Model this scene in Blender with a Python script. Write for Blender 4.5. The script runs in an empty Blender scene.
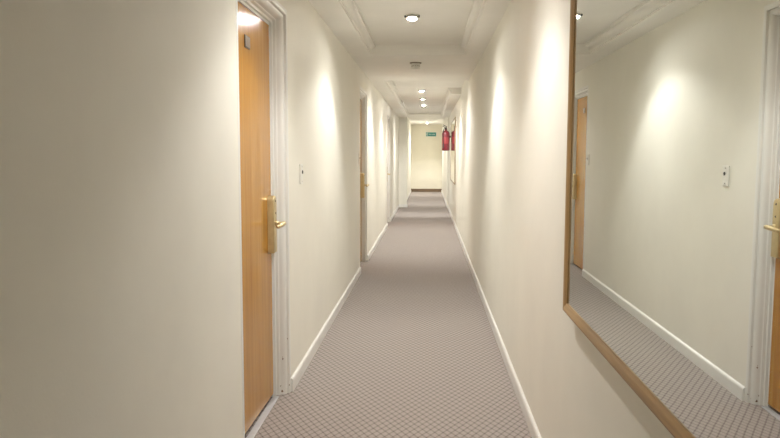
import bpy, bmesh, math, random
from mathutils import Vector, Matrix
random.seed(4)
C = bpy.context.scene.collection
PI = math.pi

# ------------------------------------------------------------------ materials
def mat(name):
    m = bpy.data.materials.new(name); m.use_nodes = True
    nt = m.node_tree
    return m, nt, nt.nodes['Principled BSDF']
def nd(nt, t, **kw):
    n = nt.nodes.new(t)
    for k, v in kw.items(): setattr(n, k, v)
    return n
def lk(nt, a, b): nt.links.new(a, b)
def math_node(nt, op, a, b=None, clamp=False):
    n = nd(nt, 'ShaderNodeMath', operation=op, use_clamp=clamp)
    for i, v in enumerate((a, b)):
        if v is None: continue
        if isinstance(v, (int, float)): n.inputs[i].default_value = v
        else: lk(nt, v, n.inputs[i])
    return n.outputs[0]
def mix_col(nt, fac, a, b, mode='MIX'):
    n = nd(nt, 'ShaderNodeMix', data_type='RGBA', blend_type=mode)
    if isinstance(fac, (int, float)): n.inputs[0].default_value = fac
    else: lk(nt, fac, n.inputs[0])
    for i, v in ((6, a), (7, b)):
        if isinstance(v, tuple): n.inputs[i].default_value = (*v, 1)
        else: lk(nt, v, n.inputs[i])
    return n.outputs[2]
def ramp(nt, fac, stops):
    r = nd(nt, 'ShaderNodeValToRGB')
    el = r.color_ramp.elements
    while len(el) < len(stops): el.new(.5)
    for e, (p, c) in zip(el, stops):
        e.position = p; e.color = (*c, 1)
    lk(nt, fac, r.inputs[0])
    return r.outputs[0]
def coords(nt, scale=(1, 1, 1)):
    t = nd(nt, 'ShaderNodeTexCoord'); mp = nd(nt, 'ShaderNodeMapping')
    mp.inputs['Scale'].default_value = scale
    lk(nt, t.outputs['Object'], mp.inputs[0])
    return mp.outputs[0]
def noise(nt, vec, scale, detail=4, rough=.55):
    n = nd(nt, 'ShaderNodeTexNoise')
    n.inputs['Scale'].default_value = scale; n.inputs['Detail'].default_value = detail
    n.inputs['Roughness'].default_value = rough
    lk(nt, vec, n.inputs['Vector'])
    return n.outputs[0]
def bump(nt, b, h, strength, dist=.01):
    n = nd(nt, 'ShaderNodeBump'); n.inputs['Strength'].default_value = strength
    n.inputs['Distance'].default_value = dist
    lk(nt, h, n.inputs['Height']); lk(nt, n.outputs[0], b.inputs['Normal'])

def paint(name, col, rough, bs=.08, scale=90, var=.03):
    m, nt, b = mat(name)
    v = coords(nt)
    n1 = noise(nt, v, 2.2, 5)
    lo = tuple(c * (1 - var) for c in col); hi = tuple(min(1, c * (1 + var)) for c in col)
    lk(nt, ramp(nt, n1, [(.3, lo), (.7, hi)]), b.inputs['Base Color'])
    b.inputs['Roughness'].default_value = rough
    bump(nt, b, noise(nt, v, scale, 3), bs, .004)
    return m
def plain(name, col, rough=.5, metal=0., coat=0.):
    m, nt, b = mat(name)
    n1 = noise(nt, coords(nt), 35, 3)
    lk(nt, ramp(nt, n1, [(.3, tuple(c * .94 for c in col)), (.7, tuple(min(1, c * 1.05) for c in col))]), b.inputs['Base Color'])
    b.inputs['Roughness'].default_value = rough; b.inputs['Metallic'].default_value = metal
    b.inputs['Coat Weight'].default_value = coat
    return m
def wood(name, dark, mid, light, rough, axis='z', coat=.0, wob=.0):
    m, nt, b = mat(name)
    sc = {'z': (26, 26, 1.1), 'y': (26, 1.1, 26)}[axis]
    v = coords(nt, sc)
    n1 = noise(nt, v, 1.0, 7, .6)
    n2 = noise(nt, coords(nt, tuple(s * 7 for s in sc)), 1.0, 3, .5)
    c1 = ramp(nt, n1, [(.28, dark), (.5, mid), (.72, light)])
    c2 = ramp(nt, n2, [(.3, (.86, .86, .86)), (.6, (1, 1, 1))])
    lk(nt, mix_col(nt, .6, c1, c2, 'MULTIPLY'), b.inputs['Base Color'])
    b.inputs['Roughness'].default_value = rough
    b.inputs['Coat Weight'].default_value = coat; b.inputs['Coat Roughness'].default_value = .12
    if wob: bump(nt, b, noise(nt, coords(nt, (9, 9, 1.6)), 1.0, 2), wob, .01)
    return m

M = {}
M['wall'] = paint('wall_paint', (.83, .812, .742), .55, .10, 120)
M['end_wall'] = paint('end_wall_paint', (.82, .785, .675), .55, .08, 120)
M['ceil'] = paint('ceiling_paint', (.83, .815, .775), .65, .05, 90)
M['gloss'] = paint('white_gloss_paint', (.80, .80, .78), .28, .04, 60, .02)
M['door'] = wood('door_veneer', (.41, .185, .028), (.50, .24, .040), (.58, .31, .064), .17, 'z', .0, .10)
M['framewood'] = wood('mirror_frame_wood', (.28, .155, .058), (.43, .26, .10), (.54, .35, .15), .42, 'y', .12)
M['framewood_v'] = wood('mirror_frame_wood_upright', (.28, .155, .058), (.43, .26, .10), (.54, .35, .15), .42, 'z', .12)
M['palewood'] = wood('pale_frame_wood', (.30, .22, .14), (.40, .31, .21), (.48, .38, .27), .35, 'z', .2)
M['brown'] = wood('dark_skirting', (.13, .085, .05), (.19, .13, .08), (.25, .17, .11), .4, 'y')
M['brass'] = plain('brushed_brass', (.66, .54, .31), .36, .75)
M['brass_dark'] = plain('dark_brass', (.34, .26, .18), .4, .6)
M['plaque'] = plain('bronze_plaque', (.36, .30, .24), .5, .2)
M['plaque_dark'] = plain('dark_plaque_edge', (.07, .05, .035), .45, .3)
M['black'] = plain('black_plastic', (.02, .02, .02), .4)
M['white_plastic'] = plain('white_plastic', (.82, .81, .77), .35)
M['grey_plastic'] = plain('grey_vent', (.24, .215, .18), .5)
M['red'] = plain('red_enamel', (.115, .004, .010), .42, 0, .2)
M['label'] = plain('cream_sticker', (.75, .70, .62), .5)
M['green'] = plain('exit_green', (.02, .24, .215), .4)
M['sign_white'] = plain('sign_white', (.85, .9, .88), .4)
M['chrome'] = plain('satin_chrome', (.75, .75, .75), .2, .9)
M['alu'] = plain('aluminium_strip', (.62, .64, .68), .4, .35)
m, nt, b = mat('mirror_glass')
lk(nt, ramp(nt, noise(nt, coords(nt), .6, 2), [(.3, (.735, .765, .715)), (.7, (.755, .78, .80))]), b.inputs['Base Color'])
b.inputs['Metallic'].default_value = 1; b.inputs['Roughness'].default_value = .012
M['mirror'] = m
m, nt, b = mat('lamp_lens')
b.inputs['Base Color'].default_value = (.9, .9, .9, 1)
b.inputs['Emission Color'].default_value = (1, .97, .92, 1); b.inputs['Emission Strength'].default_value = 880
M['lens'] = m
m, nt, b = mat('small_lamp_lens')
b.inputs['Base Color'].default_value = (.9, .9, .9, 1)
b.inputs['Emission Color'].default_value = (1, .97, .92, 1); b.inputs['Emission Strength'].default_value = 1750
M['small_lens'] = m
M['ring_grey'] = plain('gimbal_grey', (.40, .39, .37), .5)

# door casing: white gloss with brown chips low down on the edges
m, nt, b = mat('chipped_white_gloss')
v = coords(nt)
sep = nd(nt, 'ShaderNodeSeparateXYZ'); lk(nt, v, sep.inputs[0])
chip = noise(nt, coords(nt, (1, 1, .6)), 55, 2)
low = math_node(nt, 'MULTIPLY_ADD', sep.outputs[2], -.16); nt.nodes[-1].inputs[2].default_value = .0
lowm = ramp(nt, sep.outputs[2], [(.0, (.15, .15, .15)), (.45, (0, 0, 0))])
msk = math_node(nt, 'GREATER_THAN', math_node(nt, 'ADD', chip, lowm), .80)
lk(nt, mix_col(nt, msk, (.80, .80, .78), (.16, .09, .05)), b.inputs['Base Color'])
b.inputs['Roughness'].default_value = .28
M['casing'] = m

# carpet: loop pile with a lattice of long diamonds, darker at the crossings
m, nt, b = mat('carpet_lattice')
t = nd(nt, 'ShaderNodeTexCoord')
wv = nd(nt, 'ShaderNodeTexNoise'); wv.inputs['Scale'].default_value = 9; wv.inputs['Detail'].default_value = 2
lk(nt, t.outputs['Object'], wv.inputs['Vector'])
sep = nd(nt, 'ShaderNodeSeparateXYZ'); lk(nt, t.outputs['Object'], sep.inputs[0])
wob = math_node(nt, 'MULTIPLY', math_node(nt, 'SUBTRACT', wv.outputs[0], .5), .10)
u = math_node(nt, 'ADD', math_node(nt, 'DIVIDE', sep.outputs[0], .0405), wob)
w = math_node(nt, 'ADD', math_node(nt, 'DIVIDE', sep.outputs[1], .068), wob)
def line(e):
    f = math_node(nt, 'FRACT', e)
    return math_node(nt, 'MULTIPLY', math_node(nt, 'ABSOLUTE', math_node(nt, 'SUBTRACT', f, .5)), 2)   # 1 on the line
la = line(math_node(nt, 'ADD', u, w)); lb = line(math_node(nt, 'SUBTRACT', u, w))
sa = ramp(nt, la, [(.64, (0, 0, 0)), (.97, (1, 1, 1))]); sb = ramp(nt, lb, [(.64, (0, 0, 0)), (.97, (1, 1, 1))])
lines = math_node(nt, 'MAXIMUM', sa, sb); dots = math_node(nt, 'MULTIPLY', sa, sb)
pile = noise(nt, t.outputs['Object'], 260, 3, .7)
big = noise(nt, t.outputs['Object'], 1.4, 3)
c0 = ramp(nt, pile, [(.3, (.29, .258, .240)), (.7, (.50, .45, .42))])
c0 = mix_col(nt, .35, c0, ramp(nt, big, [(.35, (.95, .93, .95)), (.65, (1, 1, 1))]), 'MULTIPLY')
c1 = mix_col(nt, math_node(nt, 'MULTIPLY', lines, .58), c0, (.165, .14, .132))
c2 = mix_col(nt, math_node(nt, 'MULTIPLY', dots, .75), c1, (.055, .045, .047))
lk(nt, c2, b.inputs['Base Color']); b.inputs['Roughness'].default_value = .95
b.inputs['Specular IOR Level'].default_value = .15
hgt = math_node(nt, 'SUBTRACT', math_node(nt, 'MULTIPLY', pile, .5), math_node(nt, 'MULTIPLY', lines, .6))
bump(nt, b, hgt, .5, .004)
M['carpet'] = m

# ------------------------------------------------------------------ mesh helpers
def link(name, bm, m, parent=None, smooth=False):
    bmesh.ops.recalc_face_normals(bm, faces=bm.faces[:])
    me = bpy.data.meshes.new(name); bm.to_mesh(me); bm.free()
    for mm in (m if isinstance(m, list) else [m]): me.materials.append(mm)
    if smooth:
        for p in me.polygons: p.use_smooth = True
        me.set_sharp_from_angle(angle=math.radians(38))
    o = bpy.data.objects.new(name, me); C.objects.link(o)
    if parent:
        o.parent = parent
        o.matrix_parent_inverse = Matrix.Identity(4)
        o.location = -parent.location if parent.get('_world') else (0, 0, 0)
    return o
def tag(o, label=None, cat=None, group=None, kind=None):
    for k, v in (('label', label), ('category', cat), ('group', group), ('kind', kind)):
        if v: o[k] = v
    return o
def empty(name, loc, rz=0, **kw):
    o = bpy.data.objects.new(name, None); C.objects.link(o)
    o.location = loc; o.rotation_euler = (0, 0, rz); o.empty_display_size = .1
    return tag(o, **kw)
def box(bm, x0, x1, y0, y1, z0, z1, bev=0, seg=2):
    r = bmesh.ops.create_cube(bm, size=1)
    for v in r['verts']:
        v.co = Vector(((x0 + x1) / 2 + v.co.x * (x1 - x0), (y0 + y1) / 2 + v.co.y * (y1 - y0), (z0 + z1) / 2 + v.co.z * (z1 - z0)))
    if bev:
        es = list({e for v in r['verts'] for e in v.link_edges})
        bmesh.ops.bevel(bm, geom=es, offset=bev, segments=seg, affect='EDGES', profile=.5)
def boxes(*bs, bev=0):
    bm = bmesh.new()
    for b_ in bs: box(bm, *b_, bev=bev)
    return bm
def extrude_y(bm, pts, y0, y1):
    """pts: closed polygon of (x, z)."""
    a = [bm.verts.new((x, y0, z)) for x, z in pts]; b_ = [bm.verts.new((x, y1, z)) for x, z in pts]
    n = len(pts)
    bm.faces.new(a); bm.faces.new(b_[::-1])
    for i in range(n): bm.faces.new((a[i], a[(i + 1) % n], b_[(i + 1) % n], b_[i]))
def sweep(bm, stations):
    """stations: list of closed loops of equal length, joined in order, ends capped."""
    vs = [[bm.verts.new(p) for p in s] for s in stations]
    n = len(vs[0])
    for s, t_ in zip(vs, vs[1:]):
        for i in range(n): bm.faces.new((s[i], s[(i + 1) % n], t_[(i + 1) % n], t_[i]))
    bm.faces.new(vs[0]); bm.faces.new(vs[-1][::-1])
def lathe(bm, prof, axis='z', o=(0, 0, 0), n=28):
    """prof: (radius, height) list; closed at both ends."""
    def P(r, h, a):
        c, s = r * math.cos(a), r * math.sin(a)
        v = {'z': (c, s, h), 'x': (h, c, s), 'y': (c, h, s)}[axis]
        return Vector(v) + Vector(o)
    rings = []
    for r, h in prof:
        if r < 1e-6: rings.append([bm.verts.new(P(0, h, 0))])
        else: rings.append([bm.verts.new(P(r, h, 2 * PI * i / n)) for i in range(n)])
    for A, B in zip(rings, rings[1:]):
        for i in range(n):
            j = (i + 1) % n
            if len(A) == 1 and len(B) == 1: continue
            if len(A) == 1: bm.faces.new((A[0], B[i], B[j]))
            elif len(B) == 1: bm.faces.new((A[i], A[j], B[0]))
            else: bm.faces.new((A[i], A[j], B[j], B[i]))
    if len(rings[0]) > 1: bm.faces.new(rings[0])
    if len(rings[-1]) > 1: bm.faces.new(rings[-1])
def tube(bm, pts, r, n=12):
    pts = [Vector(p) for p in pts]; rs = r if isinstance(r, list) else [r] * len(pts)
    rings = []
    ref = None
    for i, p in enumerate(pts):
        d = (pts[min(i + 1, len(pts) - 1)] - pts[max(i - 1, 0)]).normalized()
        if ref is None: ref = d.orthogonal().normalized()
        s = (ref - d * ref.dot(d)).normalized(); ref = s; t_ = d.cross(s)
        rings.append([bm.verts.new(p + (s * math.cos(a) + t_ * math.sin(a)) * rs[i]) for a in (2 * PI * k / n for k in range(n))])
    for A, B in zip(rings, rings[1:]):
        for i in range(n): bm.faces.new((A[i], A[(i + 1) % n], B[(i + 1) % n], B[i]))
    bm.faces.new(rings[0]); bm.faces.new(rings[-1])

# ------------------------------------------------------------------ key dimensions
XL, XR = -.780, .522            # wall faces
YB, YP, YE = -3.0, 18.4, 26.5    # behind the camera, portal, end wall
ZC, ZS = 2.45, 2.345             # tray ceiling, border soffit
ZCE = 2.53                       # ceiling of the end bay
BM0, BM1 = 7.06, 9.40            # ceiling beam
TL, TR = -.585, .362             # inner edges of the ceiling borders
DOORS = [(2.94, 3.79), (8.05, 8.81), (13.34, 14.15)]   # leaf openings along the left wall
DX = [-.865, -.840, -.862]       # leaf faces
DZ, CW = 2.05, .09               # leaf height, casing width
WT = 2.70

# ------------------------------------------------------------------ setting
tag(link('floor', boxes((XL - .14, XR + .15, YB - .15, YE + .15, -.12, 0)), M['carpet']),
    'beige carpet with a dark diamond lattice running the length of the corridor', 'floor', kind='structure')
wl = []
y = YB
for (a, c) in DOORS:
    wl.append((XL - .20, XL, y, a - CW, 0, WT)); wl.append((XL - .20, XL, a - CW, c + CW, DZ + CW, WT)); y = c + CW
wl.append((XL - .20, XL, y, YP, 0, WT))
wl.append((XL - .20, -.560, YP, YP + .2, 0, WT))
wl.append((XL - .20, -.655, YP + .2, YE, 0, WT))
# closing boards behind the doors
for (a, c) in DOORS: wl.append((XL - .24, XL - .20, a - CW, c + CW, 0, DZ + CW))
tag(link('wall_left', boxes(*wl), M['wall']), 'long cream painted corridor wall with three door openings', 'wall', kind='structure')
tag(link('wall_right', boxes((XR, XR + .15, YB, YP, 0, WT), (.497, XR + .15, YP, YP + .2, 0, WT), (.507, XR + .15, YP + .2, YE, 0, WT)), M['wall']),
    'long cream painted corridor wall carrying the two mirrors', 'wall', kind='structure')
tag(link('wall_end', boxes((XL - .2, XR + .15, YE, YE + .15, 0, WT)), M['end_wall']), 'plain cream wall closing the far end of the corridor', 'wall', kind='structure')
tag(link('wall_back', boxes((XL - .2, XR + .15, YB - .15, YB, 0, WT)), M['wall']), 'cream wall closing the corridor at its near end', 'wall', kind='structure')
tag(link('ceiling', boxes((XL, XR, YB, YP, ZC, WT - .1), (-.655, .507, YP + .2, YE, ZCE, WT - .05)), M['ceil']),
    'pale painted tray ceiling with recessed lights', 'ceiling', kind='structure')

def border(side, spans):
    bm = bmesh.new()
    if side < 0: pts = [(XL, ZS), (TL, ZS), (TL, ZS + .014), (TL + .012, ZS + .014), (TL + .012, ZS + .040)]
    else: pts = [(XR, ZS), (TR, ZS), (TR, ZS + .014), (TR - .012, ZS + .014), (TR - .012, ZS + .040)]
    e = pts[-1]
    for k in range(1, 6):
        a = k / 5 * PI / 2
        pts.append((e[0] - side * .028 * (1 - math.cos(a)), e[1] + .035 * math.sin(a)))
    pts.append((pts[-1][0] - side * .012, pts[-1][1])); pts.append((pts[-1][0], ZC)); pts.append((XL if side < 0 else XR, ZC))
    for y0, y1 in spans: extrude_y(bm, pts, y0, y1)
    return bm
tag(link('trim_1', border(-1, [(YB, BM0), (BM1, YP)]), M['ceil']), 'moulded ceiling border along the wall with the doors', 'ceiling trim', kind='structure')
tag(link('trim_2', border(1, [(YB, BM0), (11.5, YP)]), M['ceil']), 'moulded ceiling border along the wall with the mirrors', 'ceiling trim', kind='structure')
tag(link('trim_3', boxes((XL, XR, BM0, BM1, ZS, ZC)), M['ceil']), 'wide dropped ceiling beam carrying the smoke detector', 'ceiling beam', kind='structure')
tag(link('trim_4', boxes((-.560, .497, YP, YP + .2, 2.425, WT - .05)), M['wall']), 'shallow header across the portal before the end bay', 'header', kind='structure')

SK = [(0, 0), (.015, 0), (.015, .064), (.011, .073), (.004, .078), (0, .078)]
def skirting(bm, x, side, y0, y1):
    extrude_y(bm, [(x + side * d, z) for d, z in SK], y0, y1)
bm = bmesh.new(); y = YB + .015
for a, c in DOORS: skirting(bm, XL, 1, y, a - CW); y = c + CW
skirting(bm, XL, 1, y, YP - .015); skirting(bm, -.655, 1, YP + .2, YE - .015)
box(bm, XL, -.545, YP - .015, YP, 0, .078)
tag(link('baseboard_left', bm, M['gloss']), 'white gloss skirting below the wall with the doors', 'skirting board', kind='structure')
bm = bmesh.new(); skirting(bm, XR, -1, YB + .015, YP - .015); skirting(bm, .507, -1, YP + .2, YE - .015)
box(bm, .482, XR, YP - .015, YP, 0, .078)
tag(link('baseboard_right', bm, M['gloss']), 'white gloss skirting below the wall with the mirrors', 'skirting board', kind='structure')
tag(link('baseboard_end', boxes((-.655, .507, YE - .015, YE, 0, .115), bev=.002), M['brown']), 'dark brown skirting across the end wall', 'skirting board', kind='structure')
tag(link('baseboard_back', boxes((XL, XR, YB, YB + .015, 0, .078), bev=.002), M['gloss']), 'white skirting across the near end wall', 'skirting board', kind='structure')

# ------------------------------------------------------------------ doors
def casing_mesh(y0, y1, zt, xl):
    q = XL - xl                                             # depth from leaf to wall face
    prof = [(0, xl - .045), (0, xl + .003), (.012, xl + .003), (.013, xl + q * .20), (.024, xl + q * .22), (.026, xl + q * .40), (.029, xl + q * .43), (.032, xl + q * .42), (.034, xl + q * .48)]
    for k in range(1, 7):                                   # ovolo
        a = k / 6 * PI / 2
        prof.append((.034 + .024 * (1 - math.cos(a)), xl + q * (.48 + .36 * math.sin(a))))
    prof += [(.060, xl + q * .82), (.062, XL - .002), (.066, XL + .001), (.086, XL + .0015), (.090, XL + .0005), (.090, xl - .045)]
    bm = bmesh.new()
    st = []
    for fy, fz in ((lambda w_: y0 - w_, lambda w_: 0.), (lambda w_: y0 - w_, lambda w_: zt + w_), (lambda w_: y1 + w_, lambda w_: zt + w_), (lambda w_: y1 + w_, lambda w_: 0.)):
        st.append([(x, fy(w_), fz(w_)) for w_, x in prof])
    sweep(bm, st)
    return bm
def lever_mesh(x0, y, z):
    bm = bmesh.new()
    lathe(bm, [(.0, 0), (.017, 0), (.017, .006), (.011, .010), (.0095, .014), (.0095, .046)], 'x', (x0, y, z), 20)
    pts = [(x0 + .038, y + .004, z), (x0 + .048, y - .004, z + .001), (x0 + .051, y - .022, z + .002), (x0 + .050, y - .055, z + .000), (x0 + .047, y - .090, z - .003), (x0 + .040, y - .118, z - .007), (x0 + .034, y - .124, z - .008)]
    tube(bm, pts, [.0095, .0115, .0125, .0125, .012, .0115, .007], 14)
    return bm
def make_door(idx, name, label):
    y0, y1 = DOORS[idx]; x = DX[idx]
    root = empty(name, (x, (y0 + y1) / 2, 0), label=label, cat='door', kind='structure')
    root['_world'] = 1
    link('door_frame', casing_mesh(y0, y1, DZ, x), M['casing'], root, True)
    bm = boxes((x - .044, x, y0 + .003, y1 - .004, .019, DZ - .004), bev=.0015)
    leaf = link('door_leaf', bm, M['door'], root)
    if LEAF_TWIST[idx]:                                     # leaf turned a hair so a lamp's reflection lands on it
        R = Matrix.Translation((x, (y0 + y1) / 2, 0)) @ Matrix.Rotation(LEAF_TWIST[idx], 4, 'Z') @ Matrix.Translation((-x, -(y0 + y1) / 2, 0))
        leaf.data.transform(R)
    # lock body: tall box with a rounded top
    ly, z0, z1, hw = y1 - .052, .825, 1.135, .035
    pts = [(ly - hw, z0), (ly + hw, z0)]
    for k in range(9):
        a = k / 8 * PI
        pts.append((ly + hw * math.cos(a), z1 - hw + hw * math.sin(a)))
    bm = bmesh.new(); d = .040
    A = [bm.verts.new((x, p, q)) for p, q in pts]; B = [bm.verts.new((x + d, p, q)) for p, q in pts]
    n = len(pts); bm.faces.new(A); f = bm.faces.new(B[::-1])
    for i in range(n): bm.faces.new((A[i], A[(i + 1) % n], B[(i + 1) % n], B[i]))
    bmesh.ops.bevel(bm, geom=list(f.edges), offset=.006, segments=3, affect='EDGES', profile=.5)
    lock = link('door_lock', bm, M['brass'], root, True)
    lev = link('lever_handle', lever_mesh(x + d, ly, .985), M['brass'], None, True)
    kb = bmesh.new(); lathe(kb, [(0, x + d - .002), (.0055, x + d - .002), (.0055, x + d + .0015), (0, x + d + .0015)], 'x', (0, ly, 1.040), 16)
    key = link('keyhole', kb, M['black'], None)
    kb = bmesh.new(); lathe(kb, [(0, x + d - .002), (.006, x + d - .002), (.006, x + d + .0015), (0, x + d + .0015)], 'x', (0, ly, 1.105), 16)
    led = link('lock_indicator', kb, M['black'], None)
    for o in (lev, key, led): o.parent = lock
    py = (y0 + y1) / 2 - .022
    pl = link('number_plate', boxes((x, x + .003, py - .046, py + .046, 1.857, 1.915)), M['plaque_dark'], root)
    ins = link('plate_inset', boxes((x + .003, x + .0038, py - .038, py + .046, 1.864, 1.911)), M['plaque'], None); ins.parent = pl
    ins2 = link('plate_recess', boxes((x + .0038, x + .0045, py - .013, py + .021, 1.870, 1.901)), M['brass_dark'], None); ins2.parent = pl
    if idx: return root
    st = link('threshold_strip', boxes((x + .003, x + .038, y0, y1, 0, .005), bev=.002), M['alu'], root)
    st['label'] = 'pale metal threshold strip'
    return root
LEAF_TWIST = [math.radians(-.8), 0, 0]
make_door(0, 'door_1', 'nearest wooden door, whole glossy leaf and brass lock in view')
make_door(1, 'door_2', 'second wooden door along, seen as a narrow brown strip and again in the big mirror')
make_door(2, 'door_3', 'farthest door along the wall, only its white frame and lever showing')
for o in C.objects:
    if '_world' in o: del o['_world']

# ------------------------------------------------------------------ key switch plates
def key_switch(y, z, label):
    r = empty('key_switch', (XL, y, z), label=label, cat='switch', group='key switches beside the doors')
    link('face_plate', boxes((0, .009, -.041, .041, -.061, .061), bev=.003), M['white_plastic'], r)
    b1 = bmesh.new(); lathe(b1, [(0, .007), (.011, .007), (.011, .0125), (.009, .014), (0, .014)], 'x', (0, .010, .012), 20)
    kb = link('key_barrel', b1, M['black'], r, True)
    for zz in (.045, -.045):
        b2 = bmesh.new(); lathe(b2, [(0, .008), (.0045, .008), (.0045, .0105), (0, .0105)], 'x', (0, 0, zz), 14)
        link('screw_cap', b2, M['chrome'], r, True)
key_switch(4.25, 1.238, 'white switch plate with a dark key barrel just past the nearest door')
key_switch(7.86, 1.315, 'small white switch plate just before the second wooden door')

# ------------------------------------------------------------------ wall mirrors
def wall_mirror(y0, y1, z0, z1, fw, woods, label, k_=1.):
    """glass set in a four-sided frame; x measured from the wall face into the corridor."""
    r = empty('wall_mirror', (XR, (y0 + y1) / 2, z0), label=label, cat='mirror', group='framed mirrors on the wall')
    oy, oz = (y0 + y1) / 2, z0
    hy, hz = (y1 - y0) / 2, z1 - z0
    g = -.030 * k_                                               # glass face
    link('mirror_glass', boxes((g, g + .006 * k_, -hy + fw - .006, hy - fw + .006, fw - .006, hz - fw + .006)), M['mirror'], r)
    link('backing_board', boxes((g + .006 * k_, 0, -hy + fw - .004, hy - fw + .004, fw - .004, hz - fw + .004)), M['brown'], r)
    # profile across the frame: w from the outer edge inwards, d out from the wall
    prof = [(0, 0), (0, -.020), (.002, -.027), (.006, -.034), (.012, -.039), (.016, -.041), (.020, -.0405), (fw - .012, -.0375), (fw - .010, -.036), (fw - .003, -.0335), (fw, -.0325), (fw, -.0302), (fw - .004, -.0302), (fw - .005, 0)]
    prof = [(w_, d * k_) for w_, d in prof]
    cs = [(-1, 0), (1, 0), (1, 1), (-1, 1)]
    def corner(k, w_, d):
        sy, sz = cs[k]
        return (d, sy * (hy - w_), w_ if sz == 0 else hz - w_)
    for k in range(4):
        bm = bmesh.new()
        sweep(bm, [[corner(k, w_, d) for w_, d in prof], [corner((k + 1) % 4, w_, d) for w_, d in prof]])
        link('frame_rail' if k in (0, 2) else 'frame_stile', bm, woods[k % 2], r, True)
wall_mirror(.50, 2.495, .793, 2.10, .044, (M['framewood'], M['framewood_v']), 'large near wall mirror in a brown wooden frame reflecting the first door', 1.02)
wall_mirror(13.55, 16.0, .800, 2.10, .032, (M['palewood'], M['palewood']), 'distant narrow-looking wall mirror with a pale frame beside the fire extinguisher', .55)

# two dark screws on the wall before the far mirror
for z, lb in ((1.90, 'upper of two tiny dark wall screws near the far mirror'), (2.015, 'topmost tiny dark wall screw near the far mirror')):
    bm = bmesh.new(); lathe(bm, [(0, 0), (.010, 0), (.010, -.003), (.006, -.006), (0, -.006)], 'x', (0, 0, 0), 16)
    o = link('wall_screw', bm, M['brass_dark'], None, True); o.location = (XR, 13.30, z)
    tag(o, lb if z > 2 else 'lower of two tiny dark wall screws near the far mirror', 'screw', 'screws near the far mirror')

# ------------------------------------------------------------------ fire extinguisher
fx = empty('fire_extinguisher', (.400, 16.42, 1.475), label='red fire extinguisher hung on the wall beyond the far mirror', cat='fire extinguisher')
bm = bmesh.new(); lathe(bm, [(0, .004), (.066, .0), (.080, .004), (.088, .012), (.090, .025), (.090, .380), (.086, .410), (.068, .440), (.042, .460), (.026, .470), (.022, .490), (0, .490)], n=36)
link('cylinder', bm, M['red'], fx, True)
bm = bmesh.new(); lathe(bm, [(0, .488), (.020, .488), (.024, .494), (.024, .512), (.017, .520), (.015, .532), (0, .532)], n=20)
box(bm, -.012, .012, -.03, .03, .500, .520, .003)
valve = link('valve', bm, M['black'], fx, True)
bm = bmesh.new(); box(bm, -.085, .014, -.012, .012, .518, .532, .003); box(bm, -.095, .014, -.012, .012, .550, .564, .003); box(bm, -.004, .012, -.008, .008, .526, .552, .002)
bm.transform(Matrix.Translation((0, 0, .53)) @ Matrix.Rotation(math.radians(28), 4, 'Y') @ Matrix.Translation((0, 0, -.53)))
link('squeeze_handle', bm, M['black'], fx)
bm = bmesh.new(); tube(bm, [(0, -.028, .508), (-.02, -.055, .512), (-.06, -.082, .48), (-.072, -.085, .40), (-.066, -.085, .25), (-.060, -.085, .16)], .009, 12)
tube(bm, [(-.060, -.085, .17), (-.059, -.085, .13), (-.058, -.086, .07)], [.011, .012, .017], 12)
link('hose', bm, M['black'], fx, True)
bm = bmesh.new()
n = 14; vs = []
for i in range(n + 1):
    a = math.radians(205 + 110 * i / n)
    vs.append((bm.verts.new((.0912 * math.cos(a), .0912 * math.sin(a), .16)), bm.verts.new((.0912 * math.cos(a), .0912 * math.sin(a), .31))))
for A, B in zip(vs, vs[1:]): bm.faces.new((A[0], B[0], B[1], A[1]))
lab = link('instruction_label', bm, plain('muted_red_label', (.20, .02, .022), .5), fx, True)
bm = boxes((.080, .122, -.025, .025, .300, .345), (.114, .122, -.03, .03, .22, .44), bev=.002)
link('wall_bracket', bm, M['black'], fx)

# ------------------------------------------------------------------ exit sign
sg = empty('exit_sign', (.088, YE, 2.16), label='green and white exit sign high on the end wall', cat='sign')
SW, SH = .40, .165
link('sign_panel', boxes((-SW / 2, SW / 2, -.012, 0, -SH / 2, SH / 2), bev=.002), M['green'], sg)
bm = bmesh.new()                                            # running figure in a doorway, built as raised shapes
def poly(bm, pts, y0=-.0120, y1=-.0135):
    a = [bm.verts.new((x, y0, z)) for x, z in pts]; c = [bm.verts.new((x, y1, z)) for x, z in pts]
    bm.faces.new(a); bm.faces.new(c[::-1])
    for i in range(len(pts)): bm.faces.new((a[i], a[(i + 1) % len(pts)], c[(i + 1) % len(pts)], c[i]))
def seg(bm, p, q, r):
    p, q = Vector(p), Vector(q); d = (q - p).normalized(); nn = Vector((-d.y, d.x)) * r
    poly(bm, [tuple(p + nn), tuple(q + nn), tuple(q - nn), tuple(p - nn)])
ox = -.145
poly(bm, [(ox + .006 + .011 * math.cos(2 * PI * k / 14), .048 + .011 * math.sin(2 * PI * k / 14)) for k in range(14)])
for p, q, r_ in (((0, .034), (-.008, -.006), .010), ((-.008, -.006), (-.030, -.018), .006), ((-.030, -.018), (-.030, -.048), .0055),
                 ((-.006, -.006), (.020, -.022), .006), ((.020, -.022), (.012, -.052), .0055), ((.002, .030), (.026, .012), .0048),
                 ((-.002, .030), (-.030, .018), .0048), ((-.030, .018), (-.034, .002), .0045)):
    seg(bm, (ox + p[0], p[1]), (ox + q[0], q[1]), r_)
link('running_figure', bm, M['sign_white'], sg)
tx = -.085
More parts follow.
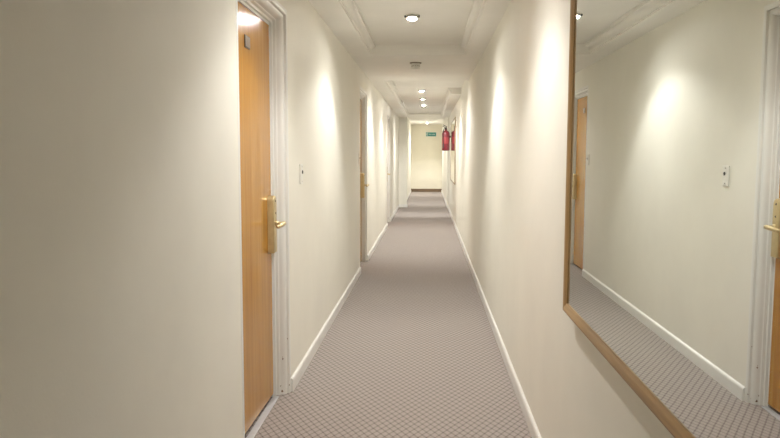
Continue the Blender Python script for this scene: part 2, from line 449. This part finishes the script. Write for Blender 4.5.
for word in ('Fire', 'exit'):
    cu = bpy.data.curves.new('sign_word', 'FONT'); cu.body = word; cu.size = .072; cu.extrude = .0007; cu.align_x = 'LEFT'; cu.align_y = 'BOTTOM_BASELINE'
    to = bpy.data.objects.new('sign_word_curve', cu); C.objects.link(to); bpy.context.view_layer.update()
    me = bpy.data.meshes.new_from_object(to); bpy.data.objects.remove(to)
    x0 = min(v.co.x for v in me.vertices); x1 = max(v.co.x for v in me.vertices)
    me.name = 'sign_word'; me.transform(Matrix.Translation((tx - x0, -.0128, -.024)) @ Matrix.Rotation(PI / 2, 4, 'X'))
    me.materials.clear(); me.materials.append(M['sign_white'])
    o = bpy.data.objects.new('sign_word', me); C.objects.link(o); o.parent = sg
    tx += x1 - x0 + .024
link('sign_border', boxes((-SW / 2, SW / 2, -.0135, -.012, SH / 2 - .009, SH / 2), (-SW / 2, SW / 2, -.0135, -.012, -SH / 2, -SH / 2 + .009),
     (-SW / 2, -SW / 2 + .009, -.0135, -.012, -SH / 2, SH / 2), (SW / 2 - .009, SW / 2, -.0135, -.012, -SH / 2, SH / 2)), M['sign_white'], sg)

# ------------------------------------------------------------------ smoke detector
sd = empty('smoke_detector', (-.145, 7.62, ZS), label='white smoke detector with a grey base under the ceiling beam', cat='smoke detector')
bm = bmesh.new(); lathe(bm, [(0, 0), (.064, 0), (.065, -.004), (.062, -.008), (.050, -.010), (0, -.010)], n=36)
link('base', bm, M['grey_plastic'], sd, True)
bm = bmesh.new(); lathe(bm, [(0, -.009), (.044, -.009), (.046, -.016), (.046, -.062), (.042, -.070), (.030, -.074), (0, -.075)], n=36)
body = link('detector_head', bm, M['white_plastic'], sd, True)
bm = bmesh.new()
for k in range(16):
    a = 2 * PI * k / 16
    bb = bmesh.new(); box(bb, .0455, .0470, -.005, .005, -.042, -.034)
    bb.transform(Matrix.Rotation(a, 4, 'Z')); mm_ = bpy.data.meshes.new('t'); bb.to_mesh(mm_); bb.free(); bm.from_mesh(mm_); bpy.data.meshes.remove(mm_)
vn = link('vent_slots', bm, M['grey_plastic'], None); vn.parent = body

# ------------------------------------------------------------------ downlights
def downlight(x, y, zc, tilt, label, watt, half, blend, pivots=True, big=False):
    r = empty('ceiling_downlight', (x, y, zc), label=label, cat='ceiling light', group='recessed ceiling downlights')
    n = 36
    def ring(prof):
        bm = bmesh.new()
        rings = [[bm.verts.new((rr * math.cos(2 * PI * i / n), rr * math.sin(2 * PI * i / n), z)) for i in range(n)] for rr, z in prof]
        rings.append(rings[0])
        for A, B in zip(rings, rings[1:]):
            for i in range(n): bm.faces.new((A[i], A[(i + 1) % n], B[(i + 1) % n], B[i]))
        return bm
    link('trim_ring', ring([(.047, 0), (.060, 0), (.062, -.003), (.058, -.006), (.050, -.007), (.047, -.004)]), M['white_plastic'], r, True)
    T = Matrix.Translation((0, 0, -.009)) @ Matrix.Rotation(math.radians(-tilt), 4, 'X')     # the swivelled eyeball
    bm = ring([(.0375 if big else .027, .012), (.044, .012), (.0455, -.004), (.0435, -.022), (.0405, -.024), (.038, -.020)]); bm.transform(T)
    link('gimbal_ring', bm, M['ring_grey'], r, True)
    bm = bmesh.new(); lr = .0365 if big else .026
    lathe(bm, [(0, .008), (lr, .008), (lr, .001), (lr - .003, -.002), (0, -.003)], n=28); bm.transform(T)
    link('lens', bm, M['lens' if big else 'small_lens'], r, True)
    if pivots:
        for s in (-1, 1):
            bm = bmesh.new(); box(bm, s * .054 - .006, s * .054 + .006, -.010, .010, -.020, -.005, .002)
            link('gimbal_pivot', bm, M['black'], r)
    L = bpy.data.lights.new('lamp', 'SPOT'); L.energy = watt; L.color = LCOL
    L.spot_size = 2 * math.radians(half); L.spot_blend = blend; L.shadow_soft_size = .03
    o = bpy.data.objects.new('lamp', L); C.objects.link(o); o.parent = r
    o.matrix_local = T @ Matrix.Translation((0, 0, -.045))
LCOL = (1, .985, .945)
W = 40
downlight(-.13, -1.9, ZC, 0, 'added unseen lamp in the near ceiling tray behind the camera, for ambient light', W * .35, 50, .8)  # unseen lamp added behind the camera to lift the ambient light
downlight(-.13, 3.20, ZC, 2, 'downlight in the near ceiling tray above the first door', W * .7, 57, .4)
downlight(-.136, 5.60, ZC, 13, 'bright downlight with two dark pivots in the near tray before the smoke detector', W, 57, .35, True, True)
downlight(-.135, 9.66, ZC, 18, 'downlight tucked just behind the far edge of the ceiling beam', W, 57, .4)
downlight(-.120, 11.80, ZC, 10, 'nearest of the three small downlights in the tray beyond the beam', W, 57, .4)
downlight(-.118, 13.45, ZC, 0, 'middle of the three small downlights in the tray beyond the beam', W, 57, .4)
downlight(-.120, 15.45, ZC, -36, 'farthest of the three small downlights in the tray beyond the beam', W * 3.2, 44, .7)
downlight(-.050, 19.6, ZCE, -20, 'added lamp hidden just behind the portal header to brighten the end bay', W * 2., 50, .7, False)  # extra lamp added out of sight to light the end bay
downlight(-.050, 24.7, ZCE, 9, 'lone downlight close to the end wall above the exit sign', W * 2.6, 68, .5, False)

# ------------------------------------------------------------------ world, camera, view
wd = bpy.data.worlds.new('world'); bpy.context.scene.world = wd; wd.use_nodes = True
wd.node_tree.nodes['Background'].inputs[0].default_value = (.02, .02, .02, 1)

F, VP, ROLL = 700., (428.5, 156.), .0075
dy = Vector(((VP[0] - 390) / F, -(VP[1] - 219) / F, -1)).normalized()
up = Vector((math.sin(ROLL), math.cos(ROLL), 0)); dz = (up - dy * up.dot(dy)).normalized(); dx = dy.cross(dz)
rot = Matrix((dx, dy, dz))                                  # rows: world axes in camera space = camera-to-world rotation
cam = bpy.data.cameras.new('camera'); cam.sensor_width = 36; cam.lens = F / 780 * 36; cam.clip_start = .02
co = bpy.data.objects.new('camera', cam); C.objects.link(co)
co.matrix_world = Matrix.Translation((0, 0, 1.35)) @ rot.to_4x4()
sc = bpy.context.scene; sc.camera = co
sc.view_settings.view_transform = 'Standard'; sc.view_settings.look = 'None'
sc.view_settings.exposure = .36; sc.view_settings.gamma = 1; sc.view_settings.use_curve_mapping = False
sc.cycles.max_bounces = 14; sc.cycles.diffuse_bounces = 8; sc.cycles.glossy_bounces = 6
sc.cycles.use_denoising = True
